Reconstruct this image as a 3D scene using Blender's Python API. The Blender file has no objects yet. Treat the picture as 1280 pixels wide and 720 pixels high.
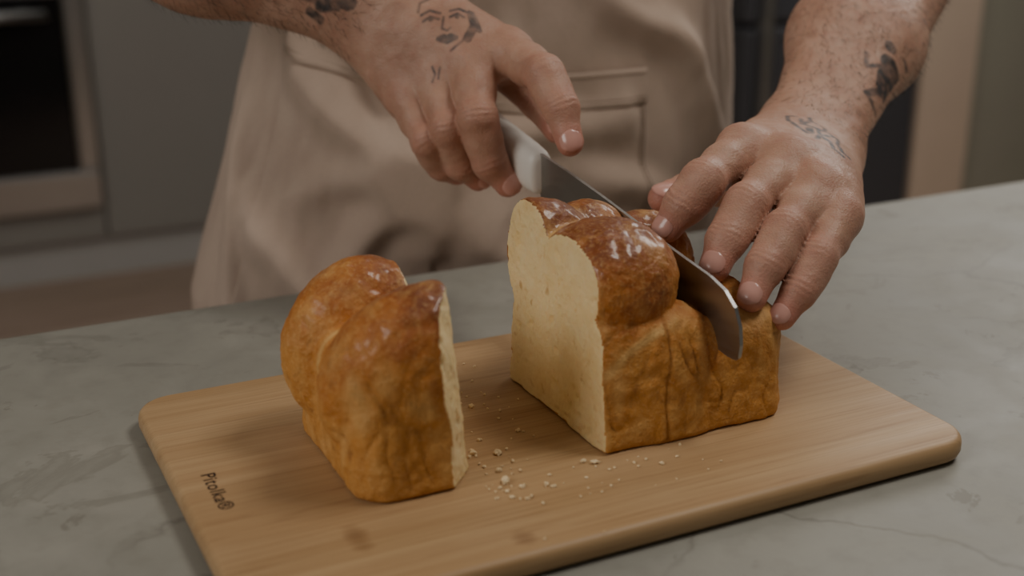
import bpy, bmesh, math, random
import numpy as np
from mathutils import Vector, Matrix, noise as mnoise
random.seed(3); np.random.seed(3)
D=bpy.data; SC=bpy.context.scene; COL=SC.collection
V=lambda *a: np.array(a,dtype=float)
def unit(v): v=np.asarray(v,float); return v/np.linalg.norm(v)

# ---------------------------------------------------------------- materials
class NT:
    def __init__(s,name):
        s.m=D.materials.new(name); s.m.use_nodes=True; s.t=s.m.node_tree; s.t.nodes.clear()
        s.out=s.n('ShaderNodeOutputMaterial'); s.b=s.n('ShaderNodeBsdfPrincipled'); s.l(s.b.outputs[0],s.out.inputs[0])
    def n(s,t,**kw):
        x=s.t.nodes.new(t)
        for k,v in kw.items():
            if k in x.inputs: s.set(x.inputs[k],v)
            else: setattr(x,k,v)
        return x
    def set(s,i,v):
        if isinstance(v,bpy.types.NodeSocket): s.l(v,i)
        else:
            if isinstance(v,(tuple,list)) and len(v)==3 and i.type=='RGBA': v=(*v,1)
            i.default_value=v
    def l(s,a,b): s.t.links.new(a,b)
    def co(s,scale=(1,1,1),kind='Object',rot=(0,0,0)):
        t=s.n('ShaderNodeTexCoord'); m=s.n('ShaderNodeMapping'); s.l(t.outputs[kind],m.inputs[0])
        m.inputs['Scale'].default_value=scale; m.inputs['Rotation'].default_value=rot; return m.outputs[0]
    def noise(s,vec,scale,detail=4,rough=.5,dist=0):
        x=s.n('ShaderNodeTexNoise'); s.l(vec,x.inputs['Vector']); x.inputs['Scale'].default_value=scale
        x.inputs['Detail'].default_value=detail; x.inputs['Roughness'].default_value=rough; x.inputs['Distortion'].default_value=dist
        return x.outputs[0]
    def vor(s,vec,scale,feature='F1'):
        x=s.n('ShaderNodeTexVoronoi'); x.feature=feature; s.l(vec,x.inputs['Vector']); x.inputs['Scale'].default_value=scale
        return x.outputs[0]
    def ramp(s,f,stops,interp='LINEAR'):
        r=s.n('ShaderNodeValToRGB'); s.l(f,r.inputs[0]); e=r.color_ramp; e.interpolation=interp
        while len(e.elements)<len(stops): e.elements.new(.5)
        for q,(p,c) in zip(e.elements,stops):
            q.position=p
            if not isinstance(c,(tuple,list)): c=(c,c,c)
            q.color=(*c,1)
        return r.outputs[0]
    def mix(s,f,a,b,mode='MIX'):
        m=s.n('ShaderNodeMix'); m.data_type='RGBA'; m.blend_type=mode
        s.set(m.inputs[0],f); s.set(m.inputs[6],a); s.set(m.inputs[7],b); return m.outputs[2]
    def math(s,op,a,b=0.0,clamp=False):
        m=s.n('ShaderNodeMath'); m.operation=op; m.use_clamp=clamp; s.set(m.inputs[0],a); s.set(m.inputs[1],b); return m.outputs[0]
    def attr(s,name):
        a=s.n('ShaderNodeAttribute'); a.attribute_name=name; return a.outputs['Fac']
    def bump(s,h,strength=.3,dist=.001,prev=None):
        b=s.n('ShaderNodeBump'); s.l(h,b.inputs['Height']); b.inputs['Strength'].default_value=strength; b.inputs['Distance'].default_value=dist
        if prev: s.l(prev,b.inputs['Normal'])
        return b.outputs[0]
    def fin(s,color=None,rough=None,normal=None,**kw):
        if color is not None: s.set(s.b.inputs['Base Color'],color)
        if rough is not None: s.set(s.b.inputs['Roughness'],rough)
        if normal is not None: s.l(normal,s.b.inputs['Normal'])
        for k,v in kw.items(): s.set(s.b.inputs[k],v)
        return s.m

def mat_crust():
    s=NT('bread_crust'); c=s.co()
    sep=s.n('ShaderNodeSeparateXYZ'); s.l(c,sep.inputs[0])
    zz=s.math('MULTIPLY',sep.outputs[2],8.0)
    n1=s.noise(c,24,5,.6); n2=s.noise(c,95,5,.65); n3=s.noise(c,480,3,.65); n5=s.noise(s.co((1,1,.45)),55,4,.65,.6)
    f=s.math('ADD',zz,s.math('MULTIPLY',s.math('SUBTRACT',n1,.5),1.0)); f=s.math('ADD',f,s.math('MULTIPLY',s.math('SUBTRACT',n2,.5),.45))
    col=s.ramp(f,[(.05,(.60,.275,.065)),(.38,(.62,.27,.056)),(.64,(.54,.195,.034)),(.84,(.38,.110,.018)),(1.0,(.23,.058,.011))])
    col=s.mix(s.ramp(n5,[(.50,0.0),(.70,.52)]),col,(.76,.43,.14))
    col=s.mix(s.ramp(n3,[(.50,0.0),(.72,.45)]),col,(.76,.45,.17))
    col=s.mix(s.ramp(n2,[(.30,.45),(.44,0.0)]),col,(.23,.066,.014))
    col=s.mix(s.math('MULTIPLY',s.attr('crease'),.38),col,(.24,.075,.016))
    g=s.math('MULTIPLY',s.attr('groove'),.85)
    col=s.mix(g,col,(.80,.50,.19))
    b=s.bump(n3,.6,.0012); b=s.bump(n2,.45,.0024,b); b=s.bump(n5,.25,.003,b)
    top=s.ramp(zz,[(.66,0.0),(.90,1.0)])
    n4=s.noise(c,35,2)
    ro=s.ramp(n4,[(.35,.40),(.65,.56)])
    ro=s.mix(top,(.60,.60,.60),ro)
    return s.fin(col,ro,b,**{'Specular IOR Level':.38,'Coat Weight':s.math('MULTIPLY',top,.5),'Coat Roughness':.16})
def mat_crumb():
    s=NT('bread_crumb_inside'); c=s.co()
    n=s.noise(c,45,4,.6); v=s.vor(c,330); n2=s.noise(c,500,3,.6); n3=s.noise(c,120,3,.6); n6=s.noise(c,75,2,.5)
    col=s.ramp(n,[(.3,(.87,.65,.32)),(.6,(.92,.73,.41)),(.8,(.94,.77,.47))])
    col=s.mix(s.ramp(n3,[(.32,.42),(.42,0.0)]),col,(.70,.44,.17))
    col=s.mix(s.ramp(n6,[(.25,.7),(.32,0.0)]),col,(.56,.32,.11))
    col=s.mix(s.ramp(v,[(.0,.14),(.3,0.0)]),col,(.66,.43,.17))
    h=s.math('ADD',s.math('MULTIPLY',v,.6),s.math('MULTIPLY',n2,.8)); b=s.bump(h,.42,.0010); b=s.bump(n3,.6,.0020,b)
    return s.fin(col,.85,b,**{'Subsurface Weight':.3,'Subsurface Radius':(.01,.006,.003),'Subsurface Scale':.5})
def mat_skin():
    s=NT('skin'); c=s.co()
    n=s.noise(c,35,4,.55); n2=s.noise(c,160,3,.6); n3=s.noise(c,900,2,.6); v=s.vor(c,750)
    col=s.ramp(n,[(.3,(.43,.232,.155)),(.55,(.52,.305,.212)),(.75,(.59,.365,.268))])
    col=s.mix(s.ramp(n2,[(.45,0.0),(.75,.30)]),col,(.44,.175,.125))
    col=s.mix(s.math('MULTIPLY',s.attr('red'),.55),col,(.58,.195,.15))
    col=s.mix(s.math('MULTIPLY',s.attr('ink'),.93),col,(.035,.04,.045))
    h=s.math('ADD',v,n3); b=s.bump(h,.33,.0006); b=s.bump(n2,.26,.0014,b)
    return s.fin(col,s.ramp(n2,[(.3,.43),(.7,.58)]),b,**{'Subsurface Weight':.12,'Subsurface Radius':(.012,.004,.002),'Subsurface Scale':.4,'Specular IOR Level':.45})
def mat_nail():
    s=NT('fingernail'); return s.fin((.66,.35,.285),.27,None,**{'Coat Weight':.2})
def mat_bamboo():
    s=NT('bamboo_wood'); c=s.co()
    sep=s.n('ShaderNodeSeparateXYZ'); s.l(c,sep.inputs[0])
    row=s.math('FLOOR',s.math('MULTIPLY',sep.outputs[1],52.0))
    off=s.n('ShaderNodeTexWhiteNoise'); off.noise_dimensions='1D'; s.l(row,off.inputs['W'])
    xs=s.math('ADD',s.math('MULTIPLY',sep.outputs[0],3.2),s.math('MULTIPLY',off.outputs[0],9.0))
    seg=s.math('FLOOR',xs)
    cmb=s.n('ShaderNodeCombineXYZ'); s.l(row,cmb.inputs[0]); s.l(seg,cmb.inputs[1])
    w=s.n('ShaderNodeTexWhiteNoise'); w.noise_dimensions='2D'; s.l(cmb.outputs[0],w.inputs['Vector'])
    g1=s.noise(s.co((4,130,60)),1.0,5,.65,.4); g2=s.noise(s.co((9,800,300)),1.0,3,.65); g3=s.noise(s.co((14,300,100)),1.0,3,.6)
    col=s.ramp(w.outputs[0],[(0,(.46,.290,.142)),(.5,(.51,.330,.168)),(1,(.56,.375,.198))])
    col=s.mix(s.ramp(g1,[(.35,.0),(.72,.50)]),col,(.36,.195,.080))
    col=s.mix(s.ramp(g2,[(.48,0.0),(.72,.55)]),col,(.29,.155,.062))
    col=s.mix(s.ramp(g3,[(.60,0.0),(.72,.45)]),col,(.25,.12,.045))
    big=s.noise(c,9,3)
    col=s.mix(s.ramp(big,[(.45,0.0),(.75,.30)]),col,(.60,.42,.24))
    def spot(cx,cy,rx,ry,a):
        dx=s.math('DIVIDE',s.math('SUBTRACT',sep.outputs[0],cx),rx); dy=s.math('DIVIDE',s.math('SUBTRACT',sep.outputs[1],cy),ry)
        d=s.math('ADD',s.math('MULTIPLY',dx,dx),s.math('MULTIPLY',dy,dy)); d=s.math('ADD',d,s.math('MULTIPLY',g3,1.2))
        return s.math('MULTIPLY',s.ramp(d,[(.35,1.0),(1.25,0.0)]),a)
    col=s.mix(spot(-.068,-.112,.012,.012,.9),col,(.15,.055,.018))
    col=s.mix(spot(-.138,-.078,.010,.026,.7),col,(.17,.07,.022))
    col=s.mix(spot(.155,.098,.022,.009,.7),col,(.19,.08,.028))
    b=s.bump(g2,.2,.0005)
    return s.fin(col,s.ramp(g1,[(.3,.40),(.7,.54)]),b,**{'Specular IOR Level':.42})
def mat_concrete():
    s=NT('concrete_countertop'); c=s.co()
    n1=s.noise(c,3.5,6,.6,.5); n2=s.noise(c,14,6,.65,.6); n3=s.noise(c,60,4,.6); n4=s.noise(c,300,3,.6)
    col=s.ramp(n1,[(.3,(.255,.247,.210)),(.5,(.31,.300,.258)),(.7,(.38,.365,.312))])
    col=s.mix(.5,col,s.ramp(n2,[(.3,(.25,.242,.205)),(.55,(.32,.308,.265)),(.75,(.41,.392,.335))]))
    col=s.mix(s.ramp(n3,[(.5,0.0),(.8,.35)]),col,(.20,.187,.152))
    st=s.noise(s.co((1,1.7,1)),7.5,5,.65,.8)
    edge=s.ramp(st,[(.59,0.0),(.61,.8),(.64,.38),(.70,.22)])
    col=s.mix(s.math('MULTIPLY',edge,.38),col,(.14,.127,.10))
    st2=s.noise(s.co((1,1,1)),24,5,.7,.4)
    col=s.mix(s.ramp(st2,[(.63,0.0),(.66,.45)]),col,(.16,.145,.115))
    wc=s.n('ShaderNodeTexNoise'); s.l(c,wc.inputs['Vector']); wc.inputs['Scale'].default_value=9; wc.inputs['Detail'].default_value=5
    wv=s.mix(.10,c,wc.outputs[1],'ADD')
    ve=s.vor(wv,3.2,'DISTANCE_TO_EDGE')
    ck=s.math('MULTIPLY',s.ramp(ve,[(.0,1.0),(.006,0.0)]),s.ramp(n1,[(.46,0.0),(.58,1.0)]))
    col=s.mix(s.math('MULTIPLY',ck,.5),col,(.11,.10,.08))
    b=s.bump(n3,.12,.001); b=s.bump(n4,.15,.0004,b)
    return s.fin(col,s.ramp(n2,[(.3,.48),(.7,.66)]),b,**{'Specular IOR Level':.45})
def mat_cloth(name,c1,c2,scale=1500):
    s=NT(name); c=s.co()
    w=s.noise(s.co((1,1,.15)),scale,2,.5); w2=s.noise(s.co((.15,.15,1)),scale,2,.5); n=s.noise(c,9,4,.6)
    col=s.mix(s.ramp(n,[(.3,0.0),(.7,1.0)]),c1,c2)
    wv=s.math('ADD',w,w2)
    col=s.mix(s.ramp(wv,[(.8,.16),(1.2,0.0)]),col,tuple(x*.6 for x in c1))
    b=s.bump(wv,.3,.0006); b=s.bump(s.noise(c,70,3,.6),.2,.002,b)
    return s.fin(col,.88,b,**{'Sheen Weight':.1,'Specular IOR Level':.2})
def mat_plain(name,col,rough=.5,metal=0,var=.12,scale=6,bump=.0,spec=.5):
    s=NT(name); c=s.co(); n=s.noise(c,scale,4,.6)
    cc=s.mix(n,tuple(x*(1-var) for x in col),tuple(min(1,x*(1+var)) for x in col))
    nb=s.bump(s.noise(c,scale*12,3),bump,.001) if bump else None
    return s.fin(cc,rough,nb,Metallic=metal,**{'Specular IOR Level':spec})
def mat_steel():
    s=NT('blade_steel'); n2=s.noise(s.co((1,1,1)),30,3)
    n=s.noise(s.co((20,30,1800)),1.0,2,.5)
    return s.fin(s.mix(n2,(.38,.37,.355),(.46,.45,.43)),s.ramp(n,[(.3,.36),(.7,.46)]),s.bump(n,.06,.0003),Metallic=1.0)
def mat_floor():
    s=NT('floor_wood'); c=s.co((1,1,1)); n=s.noise(s.co((2,22,1)),1.4,5,.6)
    sep=s.n('ShaderNodeSeparateXYZ'); s.l(c,sep.inputs[0]); fr=s.math('FRACT',s.math('MULTIPLY',sep.outputs[1],6.0))
    col=s.ramp(n,[(.3,(.38,.27,.205)),(.7,(.55,.42,.33))])
    col=s.mix(s.ramp(fr,[(0,.6),(.03,0.0)]),col,(.10,.07,.05))
    return s.fin(col,.5)
CRUST=mat_crust(); CRUMB=mat_crumb(); SKIN=mat_skin(); NAIL=mat_nail(); BAMBOO=mat_bamboo(); CONC=mat_concrete()
APR=mat_cloth('apron_linen',(.52,.395,.31),(.59,.46,.37)); STITCH=mat_plain('stitch_thread',(.30,.22,.16),.9)
TEE=mat_cloth('dark_shirt_cotton',(.035,.037,.042),(.05,.052,.058),900); STEEL=mat_steel(); FLOOR=mat_floor()
HANDLE=mat_plain('knife_handle_plastic',(.80,.77,.71),.42,var=.04)
HAIR=mat_plain('dark_hair',(.03,.02,.015),.6)
CRMB2=mat_plain('loose_crumb',(.86,.68,.42),.85,var=.15,scale=300)

# ---------------------------------------------------------------- mesh helpers
def link(o,parent=None):
    COL.objects.link(o)
    if parent: o.parent=parent
    return o
def empty(name,loc=(0,0,0)):
    e=D.objects.new(name,None); e.empty_display_size=.05; return link(e)
def mesh_obj(name,verts,faces,mats,parent=None,smooth=True,midx=None):
    me=D.meshes.new(name); me.from_pydata([tuple(map(float,v)) for v in verts],[],[tuple(map(int,f)) for f in faces]); me.update()
    for m in (mats if isinstance(mats,(list,tuple)) else [mats]): me.materials.append(m)
    if smooth: me.polygons.foreach_set('use_smooth',[True]*len(me.polygons))
    if midx is not None: me.polygons.foreach_set('material_index',list(map(int,midx)))
    o=D.objects.new(name,me); return link(o,parent)
def bm_obj(name,bm,mats,parent=None,smooth=False):
    me=D.meshes.new(name); bm.to_mesh(me); bm.free()
    for m in (mats if isinstance(mats,(list,tuple)) else [mats]): me.materials.append(m)
    if smooth: me.polygons.foreach_set('use_smooth',[True]*len(me.polygons))
    return link(D.objects.new(name,me),parent)
def box(name,lo,hi,mat,parent=None,bev=0.0,seg=2):
    bm=bmesh.new(); bmesh.ops.create_cube(bm,size=1)
    for v in bm.verts: v.co=Vector([(lo[i]+hi[i])/2+v.co[i]*(hi[i]-lo[i]) for i in range(3)])
    if bev: bmesh.ops.bevel(bm,geom=bm.edges[:],offset=bev,segments=seg,affect='EDGES',profile=.5)
    return bm_obj(name,bm,mat,parent)

# ---------------------------------------------------------------- implicit surfaces
def smin(a,b,k):
    if k<=0: return np.minimum(a,b)
    h=np.maximum(k-np.abs(a-b),0)/k
    return np.minimum(a,b)-h*h*k*.25
def capsule(a,b,ra,rb):
    a=np.asarray(a,float); b=np.asarray(b,float); ba=b-a; L=float(ba@ba)+1e-12
    def f(X,Y,Z):
        px=X-a[0]; py=Y-a[1]; pz=Z-a[2]
        t=np.clip((px*ba[0]+py*ba[1]+pz*ba[2])/L,0,1)
        return np.sqrt((px-t*ba[0])**2+(py-t*ba[1])**2+(pz-t*ba[2])**2)-(ra+(rb-ra)*t)
    r=max(ra,rb); f.lo=np.minimum(a,b)-r; f.hi=np.maximum(a,b)+r; return f
def ellipsoid(c,r,R=None):
    c=np.asarray(c,float); r=np.asarray(r,float); R=np.eye(3) if R is None else np.array(R)
    def f(X,Y,Z):
        x=X-c[0]; y=Y-c[1]; z=Z-c[2]
        q=[R[0][i]*x+R[1][i]*y+R[2][i]*z for i in range(3)]
        k0=np.sqrt(sum((q[i]/r[i])**2 for i in range(3))); k1=np.sqrt(sum((q[i]/r[i]**2)**2 for i in range(3)))+1e-9
        return k0*(k0-1)/k1
    m=max(r); f.lo=c-m; f.hi=c+m; return f
def rbox(lo,hi,rad,taper=0.0):
    lo=np.asarray(lo,float); hi=np.asarray(hi,float); c=(lo+hi)/2; e=(hi-lo)/2-rad
    def f(X,Y,Z):
        s=1+taper*(Z-.05)
        qx=np.abs((X-c[0]))-e[0]; qy=np.abs((Y-c[1])/s)-e[1]; qz=np.abs(Z-c[2])-e[2]
        o=np.sqrt(np.maximum(qx,0)**2+np.maximum(qy,0)**2+np.maximum(qz,0)**2)
        return o+np.minimum(np.maximum(qx,np.maximum(qy,qz)),0)-rad
    f.lo=lo; f.hi=hi; return f
class Grid:
    def __init__(s,lo,hi,h):
        s.lo=np.asarray(lo,float); s.h=h; n=[int(math.ceil((hi[i]-lo[i])/h))+1 for i in range(3)]
        s.ax=[s.lo[i]+h*np.arange(n[i]) for i in range(3)]; s.n=n
    def new(s): return np.full(s.n,.08,dtype=np.float32)
    def add(s,F,p,k=0.0,m=.02):
        sl=[]
        for i in range(3):
            a=max(0,int((p.lo[i]-m-s.lo[i])/s.h)); b=min(s.n[i],int((p.hi[i]+m-s.lo[i])/s.h)+2)
            if b<=a: return
            sl.append(slice(a,b))
        X=s.ax[0][sl[0]][:,None,None].astype(np.float32); Y=s.ax[1][sl[1]][None,:,None].astype(np.float32); Z=s.ax[2][sl[2]][None,None,:].astype(np.float32)
        t=tuple(sl); F[t]=smin(F[t],p(X,Y,Z).astype(np.float32),k)
    def net(s,F):
        S=F<0
        cnt=np.zeros([q-1 for q in F.shape],np.int8)
        for i in (0,1):
            for j in (0,1):
                for k in (0,1): cnt+=S[i:F.shape[0]-1+i,j:F.shape[1]-1+j,k:F.shape[2]-1+k]
        act=(cnt>0)&(cnt<8); idx=np.full(act.shape,-1,np.int64); c=np.array(np.nonzero(act)); idx[act]=np.arange(c.shape[1])
        pos=np.zeros(c.shape); n=np.zeros(c.shape[1])
        for ax in range(3):
            o=[q for q in range(3) if q!=ax]
            for a in (0,1):
                for b in (0,1):
                    o0=np.zeros(3,int); o0[o[0]]=a; o0[o[1]]=b; o1=o0.copy(); o1[ax]=1
                    f0=F[c[0]+o0[0],c[1]+o0[1],c[2]+o0[2]].astype(float); f1=F[c[0]+o1[0],c[1]+o1[1],c[2]+o1[2]].astype(float)
                    cr=(f0<0)!=(f1<0); t=np.where(cr,f0/np.where(cr,f0-f1,1),0)
                    for d in range(3): pos[d]+=cr*(o0[d]+t*(o1[d]-o0[d]))
                    n+=cr
        verts=((pos/n)+c).T*s.h+s.lo
        faces=[]
        N=F.shape
        for ax in range(3):
            u=(ax+1)%3; v=(ax+2)%3
            a=[slice(0,N[q]) for q in range(3)]; a[ax]=slice(0,N[ax]-1); a[u]=slice(1,N[u]-1); a[v]=slice(1,N[v]-1)
            b=list(a); b[ax]=slice(1,N[ax])
            s0=S[tuple(a)]; s1=S[tuple(b)]; e=np.array(np.nonzero(s0!=s1)); e[u]+=1; e[v]+=1
            ins=S[e[0],e[1],e[2]]
            def cell(du,dv):
                q=[e[0].copy(),e[1].copy(),e[2].copy()]; q[u]+=du; q[v]+=dv; return idx[q[0],q[1],q[2]]
            f=np.stack([cell(-1,-1),cell(0,-1),cell(0,0),cell(-1,0)],1)
            f[~ins]=f[~ins][:,::-1]; faces.append(f)
        return verts,np.concatenate(faces)
def laplace(verts,faces,it=2,lam=.5,mask=None):
    e=np.concatenate([faces[:,[0,1]],faces[:,[1,2]],faces[:,[2,3]],faces[:,[3,0]]]); n=len(verts)
    for _ in range(it):
        for l in (lam,-lam*1.03):
            acc=np.zeros_like(verts); c=np.bincount(e[:,0],minlength=n)+np.bincount(e[:,1],minlength=n)
            for d in range(3):
                acc[:,d]=np.bincount(e[:,0],verts[e[:,1],d],n)+np.bincount(e[:,1],verts[e[:,0],d],n)
            dl=acc/np.maximum(c,1)[:,None]-verts
            if mask is not None: dl*=mask[:,None]
            verts=verts+l*dl
    return verts
def normals(verts,faces):
    a=verts[faces[:,2]]-verts[faces[:,0]]; b=verts[faces[:,3]]-verts[faces[:,1]]; fn=np.cross(a,b)
    N=np.zeros_like(verts)
    for q in range(4):
        for d in range(3): N[:,d]+=np.bincount(faces[:,q],fn[:,d],len(verts))
    return N/(np.linalg.norm(N,axis=1)[:,None]+1e-12), fn/(np.linalg.norm(fn,axis=1)[:,None]+1e-15)
def nz(P,sc,off=0.0):
    sc=np.asarray(sc if hasattr(sc,'__len__') else (sc,)*3,float); Q=P*sc+off
    return np.array([mnoise.noise(Vector(q)) for q in Q.tolist()])
def set_attr(o,name,vals):
    a=o.data.attributes.new(name,'FLOAT','POINT'); a.data.foreach_set('value',np.asarray(vals,np.float32))

# ---------------------------------------------------------------- room
floor=box('floor',(-2.5,-3,-.98),(4.4,3.8,-.9),FLOOR)
WALL=mat_plain('wall_paint_sage',(.33,.315,.25),.8,var=.05)
box('wall_back',(-2.5,3.75,-.9),(4.4,3.85,1.7),WALL); box('wall_left',(-2.6,-3,-.9),(-2.5,3.8,1.7),WALL)
box('wall_right',(4.4,-3,-.9),(4.5,3.8,1.7),WALL)
box('ceiling',(-2.6,-3,1.7),(4.5,3.8,1.8),mat_plain('ceiling_paint',(.6,.59,.56),.9))
CAB=mat_plain('cabinet_lacquer',(.31,.295,.27),.5,var=.03); PL=mat_plain('plinth_metal',(.50,.49,.47),.4,var=.05)
cab=empty('kitchen_cabinet')
box('carcass_base',(-2.2,3.16,-.78),(2.4,3.68,-.682),CAB,cab); box('carcass_side',(.215,3.16,-.682),(2.4,3.68,1.4),CAB,cab)
box('carcass_far_side',(-2.2,3.16,-.682),(-.462,3.68,1.4),CAB,cab); box('carcass_top',(-.462,3.16,.02),(.215,3.68,1.4),CAB,cab)
box('plinth',(-2.2,3.16,-.9),(2.4,3.6,-.78),PL,cab)
for i,(a,b) in enumerate([(-2.19,-1.1),(-1.09,-.465),(.215,.80),(.806,1.6),(1.606,2.4)]):
    box('door_panel_%d'%i,(a,3.12,-.775),(b,3.16,1.395),CAB,cab,.004)
box('drawer_front',(-.455,3.12,-.775),(.209,3.16,-.682),CAB,cab,.004)
box('upper_panel',(-.455,3.12,.02),(.209,3.16,1.395),CAB,cab,.004)
ov=empty('built_in_oven'); SS=mat_plain('stainless_steel',(.62,.62,.61),.28,1.0,.08)
BLK=mat_plain('oven_glass',(.006,.006,.007),.12,0,.1)
box('frame_bottom',(-.452,3.075,-.675),(.206,3.14,-.562),SS,ov,.01,3)
box('frame_side',(.15,3.07,-.562),(.206,3.14,.015),SS,ov,.012,3)
box('frame_side_far',(-.452,3.07,-.562),(-.40,3.14,.015),SS,ov,.012,3)
box('door_glass',(-.40,3.085,-.562),(.15,3.14,-.08),BLK,ov)
box('control_panel',(-.40,3.08,-.08),(.15,3.14,.015),SS,ov,.004)
box('oven_cavity',(-.45,3.15,-.67),(.20,3.60,.01),BLK,ov)
bm=bmesh.new(); bmesh.ops.create_cone(bm,segments=20,radius1=.013,radius2=.013,depth=.46,cap_ends=True,matrix=Matrix.Translation((-.125,3.03,-.125))@Matrix.Rotation(math.pi/2,4,'Y'))
for xx in (-.3,.05): bmesh.ops.create_cone(bm,segments=12,radius1=.009,radius2=.009,depth=.06,cap_ends=True,matrix=Matrix.Translation((xx,3.06,-.125))@Matrix.Rotation(math.pi/2,4,'X'))
bm_obj('door_handle',bm,SS,ov,True)
fr=empty('refrigerator'); FD=mat_plain('fridge_dark_metal',(.06,.06,.067),.45,0,.05)
box('lower_door',(1.50,1.86,-.86),(2.04,1.92,-.1),FD,fr,.01); box('upper_door',(1.50,1.86,-.09),(2.04,1.92,1.05),FD,fr,.01)
box('body',(1.51,1.92,-.9),(2.04,2.45,1.06),FD,fr)
box('handle',(1.53,1.82,-.4),(1.55,1.86,.6),SS,fr,.004)
tp=mat_plain('pale_wood_panel',(.62,.485,.375),.6,var=.08)
pp=empty('tall_wooden_shelf_unit'); box('side_panel',(2.055,1.86,-.9),(2.235,2.45,1.3),tp,pp,.003); box('top_board',(2.05,1.85,1.3),(2.24,2.45,1.33),tp,pp,.003)
sc_=empty('tall_pantry_cupboard')
box('body',(2.245,1.92,-.9),(4.35,2.45,1.33),WALL,sc_,.003)
for i in range(3): box('door_%d'%(i+1),(2.25+i*.70,1.895,-.82),(2.945+i*.70,1.92,1.32),WALL,sc_,.003)

# ---------------------------------------------------------------- counter
ct=empty('kitchen_island')
o=box('countertop',(-1.6,-.95,-.035),(2.6,.302,0),CONC,ct,.003,3)
box('base',(-1.5,-.85,-.9),(2.5,.25,-.035),CAB,ct)
# ---------------------------------------------------------------- cutting board
bd=empty('cutting_board')
def rr(hx,hy,r,n=14):
    p=[]
    for cx,cy,a0 in ((hx-r,hy-r,0),(-hx+r,hy-r,90),(-hx+r,-hy+r,180),(hx-r,-hy+r,270)):
        for i in range(n+1):
            a=math.radians(a0+90*i/n); p.append((cx+r*math.cos(a),cy+r*math.sin(a)))
    return p
hx,hy,R0=.2035,.1275,.022
vs=[];fs=[];rings=[]
for ins,z in [(.006,.0005),(.003,.0012),(.001,.003),(0,.0055),(0,.0095),(.0006,.0118),(.0018,.0132),(.0035,.0140)]:
    p=rr(hx-ins,hy-ins,R0-ins); rings.append(len(vs)); vs+=[(x,y,z) for x,y in p]
n=len(rr(hx,hy,R0))
for r0,r1 in zip(rings,rings[1:]):
    for i in range(n): j=(i+1)%n; fs.append((r0+i,r0+j,r1+j,r1+i))
fs.append(tuple(rings[-1]+i for i in range(n))); fs.append(tuple(rings[0]+i for i in reversed(range(n))))
me=D.meshes.new('board_slab'); me.from_pydata(vs,[],fs); me.materials.append(BAMBOO)
me.polygons.foreach_set('use_smooth',[len(p.vertices)==4 for p in me.polygons]); link(D.objects.new('board_slab',me),bd)
tc=D.curves.new('burned_label','FONT'); tc.body='Pitolka®'; tc.size=.0105; tc.extrude=.00008; tc.offset=.00006; tc.space_character=1.12; tc.align_x='CENTER'; tc.align_y='CENTER'
to=D.objects.new('burned_label',tc); to.location=(-.186,-.004,.0141); to.rotation_euler=(0,0,-math.pi/2); tc.materials.append(mat_plain('burned_ink',(.035,.015,.008),.7)); link(to,bd)

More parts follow.
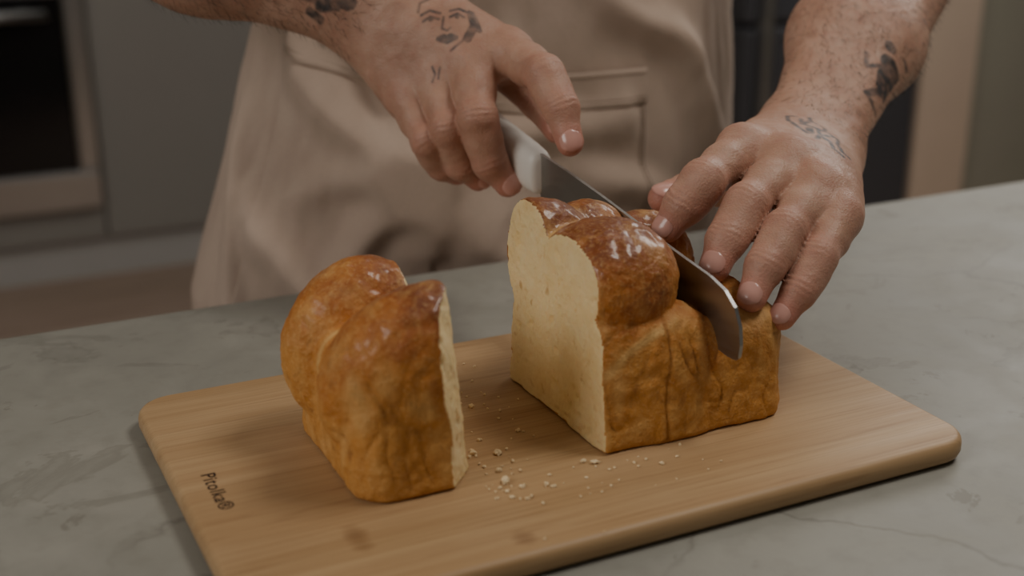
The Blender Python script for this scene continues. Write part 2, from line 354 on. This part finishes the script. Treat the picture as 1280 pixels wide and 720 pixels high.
# ---------------------------------------------------------------- bread
def bread(name,prims,lo,hi,cuts,k=.007,h=.0012,seed=0,wr=1.0,seam=None):
    g=Grid(lo,hi,h); F=g.new()
    for p,kk in prims: g.add(F,p,kk,.03)
    X=g.ax[0][:,None,None]; Y=g.ax[1][None,:,None]; Z=g.ax[2][None,None,:]
    zb=(.0143-Z).astype(np.float32)+0*F
    F=-smin(-F,-zb,.004)
    for (nx,ny,nz_,d,amp) in cuts:
        wob=amp*(np.sin(Y*95+Z*40+seed)+.6*np.sin(Z*160-Y*60)+.5*np.sin(Y*260+Z*210))
        F=np.maximum(F,(nx*X+ny*Y+nz_*Z-d+wob).astype(np.float32))
    v,f=g.net(F); capd=np.full(len(v),-1.0)
    for (nx,ny,nz_,d,amp) in cuts: capd=np.maximum(capd,v@V(nx,ny,nz_)-d)
    iscap=capd>-.0022-max(c[4] for c in cuts)*2
    N,fn=normals(v,f)
    capn=np.zeros(len(v),bool)
    for c in cuts: capn|=(N@V(*c[:3])>.75)
    capv=iscap&capn
    bot=v[:,2]<.0150
    w=(~capv)*(~bot)
    v=laplace(v,f,2,.5,w.astype(float)*.9)
    d1=np.sort(np.stack([p(v[:,0],v[:,1],v[:,2]) for p,_ in prims if p.lobe]),axis=0)
    gr=np.exp(-((d1[1]-d1[0])/.0034)**2)*np.clip(nz(v,40,seed)*1.2+.75,0,1)
    fade=np.clip((-capd-.0005)/.003,0,1)
    side=np.clip((.095-v[:,2])/.02,0,1)*np.clip((v[:,2]-.014)/.012,.15,1)
    warp=v+np.stack([nz(v,30,seed+11.),nz(v,30,seed+21.),nz(v,30,seed+31.)],1)*.012
    n1=nz(v,22,seed); n2=nz(warp,(80,80,24),seed+5.); n3=nz(v,150,seed+9.); n4=nz(warp,(30,30,80),seed+2.); n5=nz(v,300,seed); m1=np.clip(nz(v,28,seed+44.)*2.5+.45,0,1); m2=np.clip(nz(v,28,seed+54.)*2.5+.2,0,1)
    cr1=np.exp(-(n2/.08)**2)*m1; cr2=np.exp(-(n4/.07)**2)*m2
    disp=n1*.0018+side*wr*(-cr1*.0009-cr2*.0007+np.abs(n2)*.0015)+(1-side)*(-cr2*.0004)+n3*.0008+n5*.0003
    crease=np.clip(cr1*.6+cr2*.5,0,1)*side*wr
    if seam is not None:
        sx=v[:,0]-(seam[0]+seam[1]*(v[:,2]-.05)+.0012*np.sin(v[:,2]*120)); sm=np.exp(-(sx/.0012)**2)*np.clip((-N[:,1]-.3)*2,0,1)*np.clip((.086-v[:,2])/.006,0,1)
        pf=np.clip(1-np.abs(sx)/.012,0,1)*np.clip((-N[:,1]-.3)*2,0,1)*side
        disp+=-sm*.0016+pf*.0007; crease=np.maximum(crease,sm*.9)
    v=v+N*(disp*fade*w)[:,None]
    pr=np.minimum(nz(v,260,3.),.1)*.0006+nz(v,90,8.)*.0005+np.minimum(nz(v,140,5.)+.30,0)*.0045
    v=v+N*(pr*capv)[:,None]
    fm=(capv[f].sum(1)>=3)
    o=mesh_obj(name,v,f,[CRUST,CRUMB],None,True,fm.astype(int))
    gr=np.maximum(gr,np.clip(np.abs(n2)*2.4-.5,0,1)*side*.5)
    set_attr(o,'groove',np.clip(gr,0,1)*(~bot)*(1-np.clip(crease,0,1))); set_attr(o,'crease',crease); return o
def L(p,k,lobe=True): p.lobe=lobe; return (p,k)
def rotm(ax,deg): return np.array(Matrix.Rotation(math.radians(deg),3,ax))
right=[L(rbox((-.03,-.0545,-.03),(.073,.056,.085),.011,-1.8),.004,False),
       L(rbox((.030,-.0545,-.03),(.128,.056,.077),.016,-1.6),.012),
       L(ellipsoid((.032,-.013,.097),(.040,.0395,.0325)),.0018),
       L(ellipsoid((.012,.034,.095),(.040,.027,.037)),.003),
       L(ellipsoid((.052,.045,.088),(.029,.025,.036)),.003),
       L(ellipsoid((.107,-.012,.056),(.027,.042,.029)),.010),
       L(ellipsoid((.090,.048,.073),(.038,.023,.038)),.004)]
bread('brioche_loaf',right,(-.004,-.075,.008),(.142,.080,.144),[(-1,0,0,-.008,.00035)],seed=1.3,seam=(.0455,.03))
left=[L(rbox((-.127,-.0555,-.03),(-.03,.052,.086),.018,-.8),.004,False),
      L(ellipsoid((-.093,.030,.064),(.045,.030,.049),rotm('X',-4)),.0015),
      L(ellipsoid((-.080,-.023,.064),(.056,.036,.056),rotm('X',22)),.0010)]
ca,sa=math.cos(math.radians(38)),math.sin(math.radians(38))
bread('brioche_loaf',left,(-.155,-.078,.008),(-.05,.078,.142),[(1,0,.10,-.062,.0004),(ca,-sa,.06,ca*-.078+sa*.050+.005,.0006)],seed=7.1,wr=.6)

# crumbs
def crumbs(name,pts,mat):
    bm=bmesh.new()
    for (x,y,z,r) in pts:
        m=Matrix.Translation((x,y,z+r*.55))@Matrix.Rotation(random.random()*6,4,'Z')@Matrix.Diagonal((r*random.uniform(.7,1.4),r*random.uniform(.6,1),r*random.uniform(.5,.8),1))
        q=bmesh.ops.create_icosphere(bm,subdivisions=2,radius=1,matrix=m)
        for v in q['verts']: v.co+=Vector([random.uniform(-.22,.22)*r for _ in range(3)])
    return bm_obj(name,bm,mat)
pts=[]
for _ in range(50):
    pts.append((random.gauss(-.054,.012),random.gauss(-.048,.032),.014,random.uniform(.0004,.0013)))
for _ in range(45): pts.append((random.gauss(-.024,.024),random.gauss(.005,.05),.014,random.uniform(.0004,.0011)))
for _ in range(26): pts.append((random.gauss(.015,.026),random.gauss(-.073,.010),.014,random.uniform(.0004,.0011)))
pts=[p for p in pts if -.064<p[0] and not (p[0]>.004 and p[1]>-.062)]
pts+=[(-.001,-.062,.014,.0020),(-.042,-.03,.014,.0022),(-.052,-.060,.014,.0025),(-.006,-.058,.014,.0015),(-.03,.03,.014,.0018),(-.050,-.048,.014,.0019),(-.035,-.072,.014,.0016),(-.054,-.025,.014,.0021),(-.02,-.01,.014,.0016),(.03,-.078,.014,.0013),(-.045,-.088,.014,.0011)]
crumbs('bread_crumbs',pts,CRMB2)

# ---------------------------------------------------------------- knife
kn=empty('kitchen_knife')
xk=lambda y: .079-(y+.06)*.055
prof_sp=[(.140,.1310),(.10,.1255),(.06,.1190),(.02,.1115),(-.02,.1045),(-.045,.1005),(-.058,.0965),(-.067,.0895),(-.072,.0800),(-.0735,.0700),(-.0728,.0635)]
prof_ed=[(.132,.092),(.10,.0865),(.06,.0795),(.02,.0728),(-.02,.0665),(-.045,.0628),(-.055,.0612),(-.062,.0602),(-.067,.0600),(-.070,.0605),(-.0722,.0620)]
vs=[];fs=[];M=6
for (a,b) in zip(prof_sp,prof_ed):
    for sgn in (1,-1):
        for j in range(M+1):
            t=j/M; y=a[0]+(b[0]-a[0])*t; z=a[1]+(b[1]-a[1])*t
            th=.0010*(1-t**1.6)+.00006; vs.append((xk(y)+sgn*th,y,z))
st=2*(M+1)
for i in range(len(prof_sp)-1):
    for j in range(M):
        a=i*st+j; fs.append((a,a+st,a+st+1,a+1)); a=i*st+M+1+j; fs.append((a,a+1,a+st+1,a+st))
    a=i*st; fs.append((a,a+M+1,a+st+M+1,a+st)); a=i*st+M; fs.append((a,a+st,a+st+M+1,a+M+1))
for i in (0,len(prof_sp)-1):
    for j in range(M): a=i*st+j; fs.append((a,a+1,a+M+2,a+M+1))
bl=mesh_obj('blade',vs,fs,STEEL,kn,False)
vs=[];fs=[];NS=20
hs=[(.1325,.0015,.003,0),(.1326,.0045,.0090,0),(.1332,.0066,.0122,0),(.1348,.0082,.0138,0),(.1385,.0092,.0146,0),(.15,.0104,.0150,0),(.18,.0116,.0155,-.0005),(.21,.0120,.0165,-.001),(.235,.0120,.0175,-.003),(.25,.0112,.0160,-.004),(.257,.008,.011,-.005)]
for (y,rx,rz,dz) in hs:
    zc=.1145+.18*(y-.12)+dz; xc=xk(y)
    for i in range(NS):
        a=2*math.pi*i/NS; cx=math.copysign(abs(math.cos(a))**.75,math.cos(a)); cz=math.copysign(abs(math.sin(a))**.75,math.sin(a))
        vs.append((xc+rx*cx,y,zc+rz*cz))
for i in range(len(hs)-1):
    for j in range(NS): k=(j+1)%NS; fs.append((i*NS+j,i*NS+k,(i+1)*NS+k,(i+1)*NS+j))
fs.append(tuple(range(NS))); fs.append(tuple((len(hs)-1)*NS+i for i in reversed(range(NS))))
o=mesh_obj('handle',vs,fs,HANDLE,kn)
bm=bmesh.new(); bm.from_mesh(o.data); bmesh.ops.recalc_face_normals(bm,faces=bm.faces[:]); bm.to_mesh(o.data); bm.free()

# ---------------------------------------------------------------- man
man=empty('man')
def seg2d(p,a,b):
    ba=b-a; t=np.clip(((p-a)@ba)/(ba@ba+1e-12),0,1); return np.linalg.norm(p-a-t[:,None]*ba,axis=1)
def build_arm(name,W,wax,n,MCP,FG,TH,rad,elbow,lo,hi,decals=(),h=.0012,thr=(.0145,.0125,.0112,.0096),fa=((.0195,.028,.035),(.0185,.026,.033)),hairn=2200):
    g=Grid(lo,hi,h); P=g.new(); G=g.new()
    W=V(*W); wax=unit(wax); n=unit(n); MCP=[V(*m) for m in MCP]; FG=[[V(*q) for q in f] for f in FG]; TH=[V(*q) for q in TH]; E=V(*elbow)
    offs=(-.020,-.007,.006,.019)
    for i in range(4):
        b=W+wax*offs[i]; r=rad[i]
        g.add(P,capsule(b,MCP[i],.0145,r[0]*1.04),.018)
        g.add(P,capsule(b-n*.010,MCP[i]-n*.011+(W-MCP[i])*.08,.0140,.0125),.016)
    for i in range(4): g.add(P,ellipsoid(MCP[i]+n*.0012,(rad[i][0]*1.04,)*3),.007)
    for i in range(3): g.add(P,capsule((MCP[i]+MCP[i+1])/2-n*.003+(W-MCP[i])*.03,(W+MCP[i])/2,.0118,.0135),.014)
    g.add(P,capsule(TH[0],TH[1],.0175,thr[0]),.018)
    g.add(P,capsule(TH[0],MCP[0]-n*.008+(W-MCP[0])*.25,.014,.011),.016)
    ax=unit(E-W); wf=unit(wax-ax*(wax@ax)); Lf=np.linalg.norm(E-W)
    for sg,(r0,r1,r2) in ((-1,fa[0]),(1,fa[1])):
        a=W+wf*sg*.0125; m=W+ax*Lf*.45+wf*sg*.017; e=W+ax*Lf*.85+wf*sg*.018
        g.add(P,capsule(a-ax*.004,m,r0,r1),.02,.05); g.add(P,capsule(m,e,r1,r2),.03,.06)
    g.add(P,ellipsoid(W+wf*.019+n*.006+ax*.006,(.009,.009,.009)),.012)
    for i,f in enumerate(FG):
        ch=[MCP[i]]+f; r=rad[i]; Fi=g.new()
        for j in range(3): g.add(Fi,capsule(ch[j],ch[j+1],r[j],r[j+1]),.003)
        for j in (1,2):
            d=unit(ch[j+1]-ch[j-1]); nn=unit(n-d*(n@d)); g.add(Fi,ellipsoid(ch[j]+nn*.0006,(r[j]*1.04,)*3),.006)
        for j in (0,1):
            d=unit(ch[j+1]-ch[j]); nn=unit(n-d*(n@d)); mid=(ch[j]+ch[j+1])/2-nn*.0018; g.add(Fi,ellipsoid(mid,(r[j]*1.0,)*3),.008)
        G=smin(G,Fi,.0010)
    Fi=g.new()
    for j in (1,2): g.add(Fi,capsule(TH[j],TH[j+1],thr[j],thr[j+1] if j<2 else thr[3]),.004)
    g.add(Fi,capsule(TH[0]*.4+TH[1]*.6,TH[1],.0140,thr[0]),.01)
    F=smin(P,G,.008); F=smin(F,Fi,.006)
    v,f=g.net(F); v=laplace(v,f,2,.5); N,_=normals(v,f)
    red=np.zeros(len(v)); disp=np.zeros(len(v))
    fingers=[( [MCP[i]]+FG[i], rad[i]) for i in range(4)]+[([TH[1],TH[2],TH[3]],thr[1:])]
    wob=nz(v,110,3.)
    for ch,r in fingers:
        for j in range(len(ch)):
            dd=np.linalg.norm(v-ch[j],axis=1)
            red=np.maximum(red,np.exp(-(dd/(.013))**2*1.2)*(1.6 if j==len(ch)-1 else (.9 if j else .8)))
        for j in range(1,len(ch)-1):
            d=unit(ch[j+1]-ch[j-1]); nn=unit(n-d*(n@d)); q=v-ch[j]; s=q@d; up=np.clip((q@nn)/r[j]*1.3-.3,0,1); lat=np.linalg.norm(q-np.outer(s,d),axis=1)
            m=np.exp(-(s/.0050)**2)*up*(lat<r[j]*1.7)
            disp+=-m*.00030*np.cos(2*math.pi*s/.0036+3.5*wob+j)
    disp+=nz(v,75,4.)*.0004+nz(v,190,2.)*.0002
    vn=nz(v,(32,32,32),17.); disp+=np.exp(-(vn/.07)**2)*.00032*np.clip(N@n,0,1)*(np.linalg.norm(v-W,axis=1)<.14)
    v2=v+N*disp[:,None]
    ink=np.zeros(len(v))
    for (c,eu,ev,strokes,sc,st_v) in decals:
        c=V(*c); eu=unit(eu); ev=unit(ev); ev=unit(ev-eu*(eu@ev)); nn=np.cross(eu,ev); nn=nn*np.sign(nn@n if abs(nn@n)>.05 else 1)
        q=v-c; p=np.stack([q@eu,(q@ev)/st_v],1)*1000/sc; fac=((N@nn)>.0)&(np.linalg.norm(q,axis=1)<.07)
        for st in strokes:
            w=st[0]; a=st[1]; pl=[np.array(t,float) for t in st[2:]]
            if len(pl)==1: pl=pl*2
            for s0,s1 in zip(pl,pl[1:]):
                dd=seg2d(p,s0,s1); ink=np.maximum(ink,a*np.clip((w-dd)/.8+.5,0,1)*fac)
    ink*=np.clip(.85+.5*nz(v,220,6.),0,1.1)
    o=mesh_obj(name,v2,f,SKIN,man); set_attr(o,'red',np.clip(red,0,1)); set_attr(o,'ink',np.clip(ink,0,1))
    vs=[];fs=[]
    def nail(ch,r,w=1.0):
        T=ch[-1]; d=unit(ch[-1]-ch[-2]); nn=unit(n-d*(n@d)); sd=np.cross(d,nn); A=10;B=12; base=len(vs); Ln=.0125*r/.0082
        for layer in (0,1):
            for a in range(A+1):
                for b in range(B+1):
                    uu=2*a/A-1; t=2*b/B-1; sx=(1-abs(t)**4*.45) if t<0 else (1-t**4*.35)
                    th=uu*sx*math.radians(54)*w; al=(t*(1-.18*uu*uu if t>0 else 1-.25*uu*uu))*Ln/2+.0012
                    rr_=r*1.02
                    if al>0: rr_=r*1.02-.55*(r-math.sqrt(max(r*r-al*al,0)))
                    rr_+= (.0003 if layer==0 else -.0005)
                    if abs(t)>.99 or abs(uu)>.99: rr_-=.0004
                    vs.append(T+d*al+rr_*(math.cos(th)*nn+math.sin(th)*sd))
            for a in range(A):
                for b in range(B):
                    i=base+layer*(A+1)*(B+1)+a*(B+1)+b; q=(i,i+B+1,i+B+2,i+1); fs.append(q if layer==0 else q[::-1])
    for i in range(4): nail([MCP[i]]+FG[i],rad[i][3])
    nail(TH,thr[3])
    mesh_obj(name+'_fingernails',vs,fs,NAIL,man)
    rs=np.random.RandomState(5); al=(v2-W)@ax; ok=np.nonzero((al>-.004)&(al<Lf*.8)&((N@n)>-.5))[0]
    pick=rs.choice(ok,hairn); vs=[];fs=[]
    for i in pick:
        p=v2[i]; nn=N[i]; dirv=-ax*.8+wf*rs.uniform(-.5,.9)+nn*.35; ln=rs.uniform(.005,.012); pr=p-nn*.0003; b0=len(vs)
        sd=unit(np.cross(dirv,nn)); up=unit(np.cross(sd,dirv))
        for q,wd in ((0,.00010),(.5,.00008),(1,.00001)):
            cpt=pr+unit(dirv)*ln*q-nn*ln*.22*q*q
            vs+= [cpt+sd*wd,cpt-sd*wd*.5+up*wd*.8,cpt-sd*wd*.5-up*wd*.8]
        for a in (0,3):
            for j in range(3): k=(j+1)%3; fs.append((b0+a+j,b0+a+k,b0+a+3+k,b0+a+3+j))
    mesh_obj(name+'_hair',vs,fs,HAIR,man)
    return o
RAD=[(.0130,.0115,.0102,.0089),(.0132,.0117,.0104,.0091),(.0126,.0110,.0098,.0086),(.0113,.0098,.0087,.0077)]
fig=[(3.0,.85,(-17,-3)),(4.4,.95,(-8,-2),(2,1)),(6.0,1,(2,0),(9,1)),(4.6,.95,(9,3),(14,7)),(1.6,.9,(10,-1),(22,-7)),(1.4,.85,(22,-7),(25,-3)),(1.8,.9,(12,4),(23,8),(31,9)),(1.3,.9,(-4,-4),(3,-11),(-6,-13)),(.9,.7,(-18,4),(-10,7))]
scr=[(1.3,1,(-20,-8),(-12,-2),(-4,-6),(3,2),(10,-3),(18,4)),(1.2,1,(-16,2),(-9,7),(0,4),(8,9),(16,8)),(1.7,1,(-12,-2),(-9,7)),(1.6,1,(3,2),(0,4)),(1.4,1,(10,-3),(8,9),(12,14)),(1.1,1,(-20,-3),(-24,4),(-17,9),(-6,12),(4,14)),(1.5,1,(18,4),(26,7),(30,4)),(1.3,1,(16,8),(24,12),(31,10)),(2.0,1,(-2,8),(4,12))]
eL=(.450,.238,.240)
build_arm('left_forearm_and_hand',(.250,.090,.129),(.25,-.86,-.42),(-.45,-.35,.80),
  [(.161,.046,.142),(.178,.022,.137),(.181,-.003,.127),(.181,-.023,.114)],
  [[(.1166,.0212,.133),(.103,.0215,.119),(.0945,.0235,.107)],
   [(.131,-.0020,.122),(.112,-.0115,.107),(.0995,-.0180,.0945)],
   [(.141,-.026,.112),(.120,-.037,.097),(.107,-.0440,.0835)],
   [(.154,-.0405,.099),(.137,-.0470,.083),(.1245,-.0495,.0710)]],
  [(.218,.085,.118),(.175,.080,.112),(.143,.077,.110),(.122,.072,.109)],RAD,eL,
  (.07,-.085,.05),(.47,.30,.30),
  decals=[((.322,.098,.165),(-.200,-.148,-.111),(.35,-.75,.0),fig,1.3,1.0),((.222,.046,.147),(.25,-.86,-.42),(-.80,-.60,.0),scr,.95,1.9)])
face=[(.9,.9,(-13,2),(-9,4.5),(-4,3)),(1.6,.9,(-8.5,3)),(.9,.9,(3,4),(7,6),(11,3.5)),(1.6,.9,(7,4)),(.9,.9,(-14,6),(-9,8.5),(-3,6.5)),(.9,.9,(3,8),(8,9.5),(13,7)),(.7,.8,(-1,4),(-2,-3),(1,-4.5),(3,-3)),
 (1.6,.9,(-4,-9),(-1,-8),(1,-8.8),(3,-8),(6,-9.5)),(1.3,.8,(-3,-10),(1,-11.5),(5,-10)),(.8,.8,(14,8),(15,-2),(10,-12),(3,-17)),(2.4,.8,(15,6),(17,-4),(13,-11)),(.8,.6,(-16,8),(-15,14),(-6,18)),(1.6,.7,(17,4),(20,-6))]
patch=[(6,.75,(-14,2),(10,4)),(5,.95,(-8,3),(-2,5)),(4,.9,(6,-2),(14,1)),(3,.9,(-15,-3)),(2,.9,(0,-7),(8,-9)),(5,.8,(14,6),(20,4))]
eR=(-.215,.365,.325)
build_arm('right_forearm_and_hand',(.004,.262,.216),(-.62,.30,-.55),(-.30,-.62,.62),
  [(.070,.184,.188),(.0470,.194,.182),(.0290,.210,.170),(.0110,.222,.156)],
  [[(.0723,.1380,.180),(.0735,.1180,.162),(.0735,.1060,.143)],
   [(.0350,.1600,.152),(.0430,.1590,.122),(.0540,.1550,.107)],
   [(.0230,.1790,.142),(.0340,.1850,.116),(.0470,.1860,.104)],
   [(.0120,.1900,.133),(.0260,.2000,.112),(.0400,.2060,.103)]],
  [(.020,.245,.200),(.070,.215,.178),(.092,.185,.152),(.095,.162,.138)],RAD,eR,
  (-.25,.07,.08),(.13,.46,.41),
  decals=[((.033,.205,.205),(.86,-.38,.0),(-.05,.35,.55),face,1.12,1.0),((-.037,.27,.214),(.75,-.35,-.3),(0,.4,.8),patch,1.15,1.0),((.022,.195,.175),(.8,-.4,.0),(0,.3,.6),[(.8,.8,(-3,-5),(-1,0),(-3,5)),(.8,.8,(1,-3),(2,4))],1.,1.)],
  fa=((.0215,.036,.044),(.0215,.036,.044)))
# upper arms, shirt torso, neck
g=Grid((-.36,.15,-.5),(.72,.75,.98),.009); F=g.new()
for p,k in [(ellipsoid((.18,.52,.10),(.17,.095,.34)),.03),(ellipsoid((.18,.53,.42),(.195,.11,.20)),.06),(ellipsoid((.18,.52,-.28),(.17,.10,.22)),.05),
            (capsule((-.03,.52,.55),(-.13,.45,.44),.062,.056),.05),(capsule((.39,.52,.55),(.43,.40,.42),.062,.056),.05),(capsule((.18,.53,.52),(.18,.52,.63),.07,.058),.05)]: g.add(F,p,k,.08)
v,f=g.net(F); v=laplace(v,f,3,.5); mesh_obj('shirt_torso',v,f,TEE,man)
g=Grid((-.36,.1,.15),(.62,.75,.95),.006); F=g.new()
for p,k in [(capsule((-.03,.52,.55),eR,.045,.040),.02),(capsule((.39,.52,.55),eL,.045,.040),.02),(capsule((.18,.52,.58),(.18,.50,.68),.055,.055),.02),
            (ellipsoid((.18,.485,.775),(.072,.09,.105)),.03),(ellipsoid((.18,.43,.715),(.05,.05,.045)),.03),(capsule((.18,.40,.775),(.18,.375,.75),.010,.014),.012),
            (ellipsoid((.255,.49,.765),(.012,.02,.03)),.006),(ellipsoid((.105,.49,.765),(.012,.02,.03)),.006)]: g.add(F,p,k,.06)
v,f=g.net(F); v=laplace(v,f,2,.5); mesh_obj('upper_arms_and_head',v,f,SKIN,man)
g=Grid((.05,.35,.6),(.31,.65,.95),.005); F=g.new()
g.add(F,ellipsoid((.18,.505,.80),(.08,.092,.10)),0); Z=g.ax[2][None,None,:]; Y=g.ax[1][None,:,None]; F=np.maximum(F,(.80+(.50-Y)*.9-Z+0*F).astype(np.float32)*.8)
v,f=g.net(F); mesh_obj('hair',v,f,HAIR,man)

# ---------------------------------------------------------------- apron
def sstep(a,b,x): t=min(1,max(0,(x-a)/(b-a))); return t*t*(3-2*t)
def fold(u,v,ax,ay,bx,by,wd,amp):
    dx=bx-ax; dy=by-ay; L2=dx*dx+dy*dy; t=((u-ax)*dx+(v-ay)*dy)/L2; tc_=min(1,max(0,t)); d=math.hypot(u-ax-tc_*dx,v-ay-tc_*dy)
    sgn=((u-ax)*dy-(v-ay)*dx)/math.sqrt(L2); d2=d/(wd*(1 if sgn>0 else .72)); return amp*math.exp(-d2*d2)*(math.sin(math.pi*min(1,max(0.0,.12+.76*t)))**.7)
FOLDS=[(-.30,.20,-.05,.02,.022,.013),(-.24,.14,.02,-.06,.024,.012),(-.16,.22,-.10,.00,.020,.012),(-.20,.05,.05,.10,.020,.010),(-.05,.16,-.16,-.02,.018,.010),(-.28,.05,-.12,-.10,.022,.012),
       (.0,.06,.12,.01,.018,.008),(.10,.18,.20,.03,.020,.007),(-.33,.12,-.26,-.05,.020,.010),(.02,.22,.13,.14,.018,.007)]
def apr(phi,z,off=0.0):
    s=math.sin(phi); c=math.cos(phi)
    fl=max(0,.20-z)
    Wd=(.226+.34*min(fl,.25)) if s<0 else (.25+.05*fl); Dp=.122+.06*min(fl,.2)
    if z>.22: Wd-= (z-.22)*.35; Dp-=(z-.22)*.05
    x=.200+Wd*s; y=.466-Dp*c
    edge=min(1,max(.15,(phi+1.75)/.7)); u=phi*.23
    wz=.012*mnoise.noise(Vector((u*12,z*12,3.3))); wu=.012*mnoise.noise(Vector((u*12,z*12,9.3)))
    a=mnoise.noise(Vector((phi*1.5+z*2.0,z*4.2,1.7)))
    d=.010*a-.012+.0012*mnoise.noise(Vector((phi*14,z*30,2)))+.003*mnoise.noise(Vector((phi*4,z*14,5)))
    for F_ in FOLDS: d+=fold(u+wu,z+wz,*F_)*edge*1.75
    lim=.014+.014*sstep(.0,.14,z); q=(lim-d)/.004
    d=lim-.004*(q if q>30 else math.log1p(math.exp(q)))
    d=max(-.03,d)+off
    nx=s/Wd; ny=-c/Dp; L_=math.hypot(nx,ny); return (x+nx/L_*d,y+ny/L_*d,z)
tilt=lambda ph: .055*max(0,-.1-ph)**1.3
def patch_mesh(p0,p1,z0,z1,nu,nv,off=0.0,sh=False):
    vs=[];fs=[]
    for j in range(nv+1):
        for i in range(nu+1):
            ph=p0+(p1-p0)*i/nu; z=z0+(z1-z0)*j/nv
            if sh: z+=tilt(ph)
            vs.append(apr(ph,z,off))
    for j in range(nv):
        for i in range(nu): a=j*(nu+1)+i; fs.append((a,a+1,a+nu+2,a+nu+1))
    return vs,fs
ap=empty('apron')
vs,fs=patch_mesh(-1.85,1.75,-.5,.46,260,210); o=mesh_obj('body_panel',vs,fs,APR,ap); md=o.modifiers.new('s','SOLIDIFY'); md.thickness=.0016; md.offset=-1
pr=.335; pl=-1.12
vs,fs=patch_mesh(pl,pr,-.30,.134,180,120,.0022,True); o=mesh_obj('front_pocket',vs,fs,APR,ap); md=o.modifiers.new('s','SOLIDIFY'); md.thickness=.0022; md.offset=0
vs,fs=patch_mesh(pl,pr,.106,.136,180,10,.0040,True); o=mesh_obj('pocket_hem',vs,fs,APR,ap); md=o.modifiers.new('s','SOLIDIFY'); md.thickness=.0026; md.offset=0
bm=bmesh.new()
def stitch(path,off):
    for a,b in path:
        pa=Vector(apr(a[0],a[1]+tilt(a[0]),off)); pb=Vector(apr(b[0],b[1]+tilt(b[0]),off)); d=(pb-pa)
        if d.length<1e-6: continue
        m=Matrix.Translation((pa+pb)/2)@d.to_track_quat('Z','Y').to_matrix().to_4x4()
        bmesh.ops.create_cone(bm,segments=6,radius1=.00055,radius2=.00055,depth=d.length*.62,cap_ends=True,matrix=m)
for z,of in ((.109,.0055),(.112,.0055),(.132,.0055)):
    q=[pl+i*.012 for i in range(int((pr-pl)/.012))]; stitch([((a,z),(a+.012,z)) for a in q],of)
for ph in (pr-.012,pr-.028):
    q=[.132-i*.0033 for i in range(90)]; stitch([((ph,z),(ph,z-.0033)) for z in q],.0042)
bm_obj('stitching',bm,STITCH,ap)

# ---------------------------------------------------------------- lights
def area(name,loc,tgt,sx,sy,en,col):
    l=D.lights.new(name,'AREA'); l.shape='RECTANGLE'; l.size=sx; l.size_y=sy; l.energy=en; l.color=col
    o=D.objects.new(name,l); o.location=loc; o.rotation_euler=(Vector(tgt)-Vector(loc)).to_track_quat('-Z','Y').to_euler(); return link(o)
area('window_light_left',(-1.7,-.25,1.0),(0,.05,.05),.9,.7,12,(1,.96,.91))
area('window_light_right',(2.3,1.35,1.35),(.1,.0,.05),1.1,.9,20,(1,.97,.93))
area('ceiling_softbox',(.75,-.30,1.6),(.1,.1,0),.55,.45,10,(1,.95,.88))
area('kitchen_background_fill',(1.0,1.0,1.6),(1.3,2.8,-.5),2.0,.8,11,(1,.95,.89))  # added fill to brighten the dark background units, no real ceiling lamp here
w=D.worlds.new('world'); SC.world=w; w.use_nodes=True; w.node_tree.nodes['Background'].inputs[0].default_value=(.86,.92,1,1); w.node_tree.nodes['Background'].inputs[1].default_value=.055

# ---------------------------------------------------------------- camera
cd=D.cameras.new('camera'); cam=D.objects.new('camera',cd); link(cam); cam.location=(-.305,-.5815,.324)
cam.rotation_euler=(math.radians(90-19.5),0,math.radians(-26.2)); cd.sensor_width=36; cd.lens=45; cd.clip_start=.01
cd.dof.use_dof=True; cd.dof.focus_distance=.74; cd.dof.aperture_fstop=4.5
SC.camera=cam
